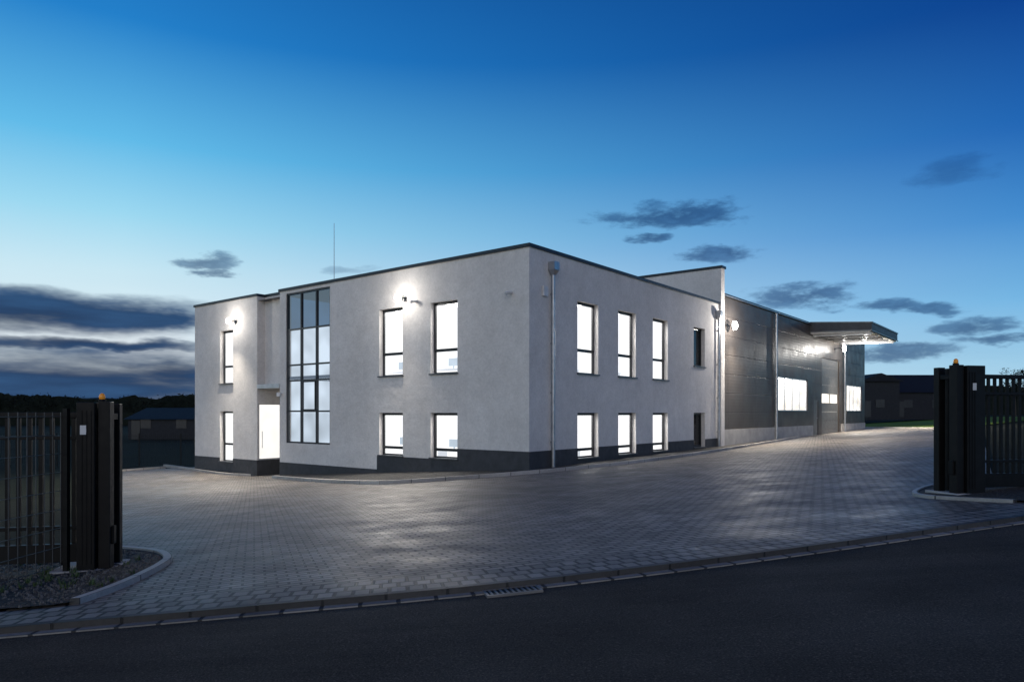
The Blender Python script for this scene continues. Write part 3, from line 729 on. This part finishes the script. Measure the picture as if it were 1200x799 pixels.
sn = n.n.new('ShaderNodeSeparateColor'); n.put(sn.inputs[0], nv)
az2 = n.math('ADD', az, n.math('MULTIPLY', n.math('SUBTRACT', sn.outputs[0], .5), .14))
el2 = n.math('ADD', el, n.math('MULTIPLY', n.math('SUBTRACT', sn.outputs[1], .5), .05))
def blobs(lst):
    cur = None
    for px, py, rx, ry in lst:
        D = math.hypot(FPX, px-600); a = math.atan2(px-600, FPX); e = math.atan2(HZ-py, D)
        ra = rx/FPX*math.cos(a)**2; re = ry/D
        u = n.math('DIVIDE', n.math('SUBTRACT', az2, a), ra); v = n.math('DIVIDE', n.math('SUBTRACT', el2, e), re)
        m = n.math('SUBTRACT', 1, n.math('ADD', n.math('MULTIPLY', u, u), n.math('MULTIPLY', v, v)))
        cur = m if cur is None else n.math('MAXIMUM', cur, m)
    return cur
fine = n.noise(n.mapping(gen, scale=(1, 1, 3)), 20, 6, .64)
soft = n.noise(n.mapping(gen, scale=(1, 1, 7)), 5.5, 5, .55)
def dens(m, src, k, lo, hi):
    q = n.math('ADD', n.math('MAXIMUM', m, -2.5), n.math('MULTIPLY', n.math('SUBTRACT', src, .5), k))
    mr = n.n.new('ShaderNodeMapRange'); mr.interpolation_type = 'SMOOTHSTEP'; n.put(mr.inputs[0], q)
    mr.inputs[1].default_value = lo; mr.inputs[2].default_value = hi
    return mr.outputs[0]
small = blobs([(795, 252, 78, 14), (845, 296, 42, 10), (935, 346, 58, 14), (1140, 381, 60, 10), (1085, 358, 38, 7), (752, 281, 18, 5),
               (1035, 355, 40, 8), (240, 308, 38, 8), (245, 320, 34, 5), (1060, 412, 60, 10), (1170, 397, 42, 6)])
dS = dens(small, fine, 5.6, -.8, 1.0)
faint = dens(blobs([(1110, 202, 46, 11), (420, 316, 24, 4)]), fine, 4.2, -.9, 1.3)
bank = blobs([(20, 364, 220, 22), (150, 373, 84, 14), (60, 450, 330, 46), (110, 403, 140, 8), (-150, 410, 180, 62), (200, 440, 80, 24)])
dB = dens(bank, soft, 2.4, -1.1, .9)
glow = blobs([(90, 390, 130, 14), (190, 414, 60, 8)])
gm = dens(glow, soft, .8, -1.0, 1.2)
sky = n.mix(n.math('MULTIPLY', gm, .5), sky, srgb(226, 232, 238))
veil = n.math('MULTIPLY', n.ramp(n.noise(n.mapping(gen, scale=(1, 1, 7)), 3.2, 5, .6), [(.45, 0.0), (.8, 1.0)]), n.ramp(Z, [(.0, .4), (.2, 0.0)]))
sky = n.mix(veil, sky, n.mix(1, sky, (.62, .70, .80, 1), 'MULTIPLY'))
cs = n.mix(1, sky, n.mix(n.ramp(fine, [(.35, 0.0), (.65, 1.0)]), (.08, .12, .22, 1), (.32, .38, .48, 1)), 'MULTIPLY')
sky = n.mix(n.math('MULTIPLY', dS, .9), sky, cs)
sky = n.mix(n.math('MULTIPLY', faint, .45), sky, cs)
cb = n.mix(n.ramp(soft, [(.3, 0.0), (.72, 1.0)]), srgb(12, 38, 74), srgb(40, 80, 124))
sky = n.mix(n.math('MULTIPLY', dB, .98), sky, cb)
bg = n.n.new('ShaderNodeBackground'); n.put(bg.inputs[0], sky); bg.inputs[1].default_value = 1
wo = n.n.new('ShaderNodeOutputWorld'); n.l.new(bg.outputs[0], wo.inputs[0])
s = bpy.data.lights.new('facade_fill', 'SUN'); s.energy = .9; s.angle = math.radians(70); s.color = (1, .83, .69)  # wide soft fill from behind the camera, added to brighten both facades at dusk
so = bpy.data.objects.new('facade_fill', s); C.objects.link(so); so.location = (0, -20, 20)
so.rotation_euler = (Vector((.08, 1, -.24))).to_track_quat('-Z', 'Y').to_euler()
# ================================================================ CAMERA
cam = bpy.data.cameras.new('camera'); co = bpy.data.objects.new('camera', cam); C.objects.link(co)
co.location = (0, 0, 0); co.rotation_euler = (math.radians(90), 0, 0)
cam.sensor_width = 36; cam.lens = 36*FPX/1200; cam.shift_y = (HZ-399.5)/1200
cam.clip_end = 6000; cam.clip_start = .05
sc.camera = co
sc.view_settings.view_transform = 'Standard'; sc.view_settings.look = 'None'; sc.view_settings.exposure = 0
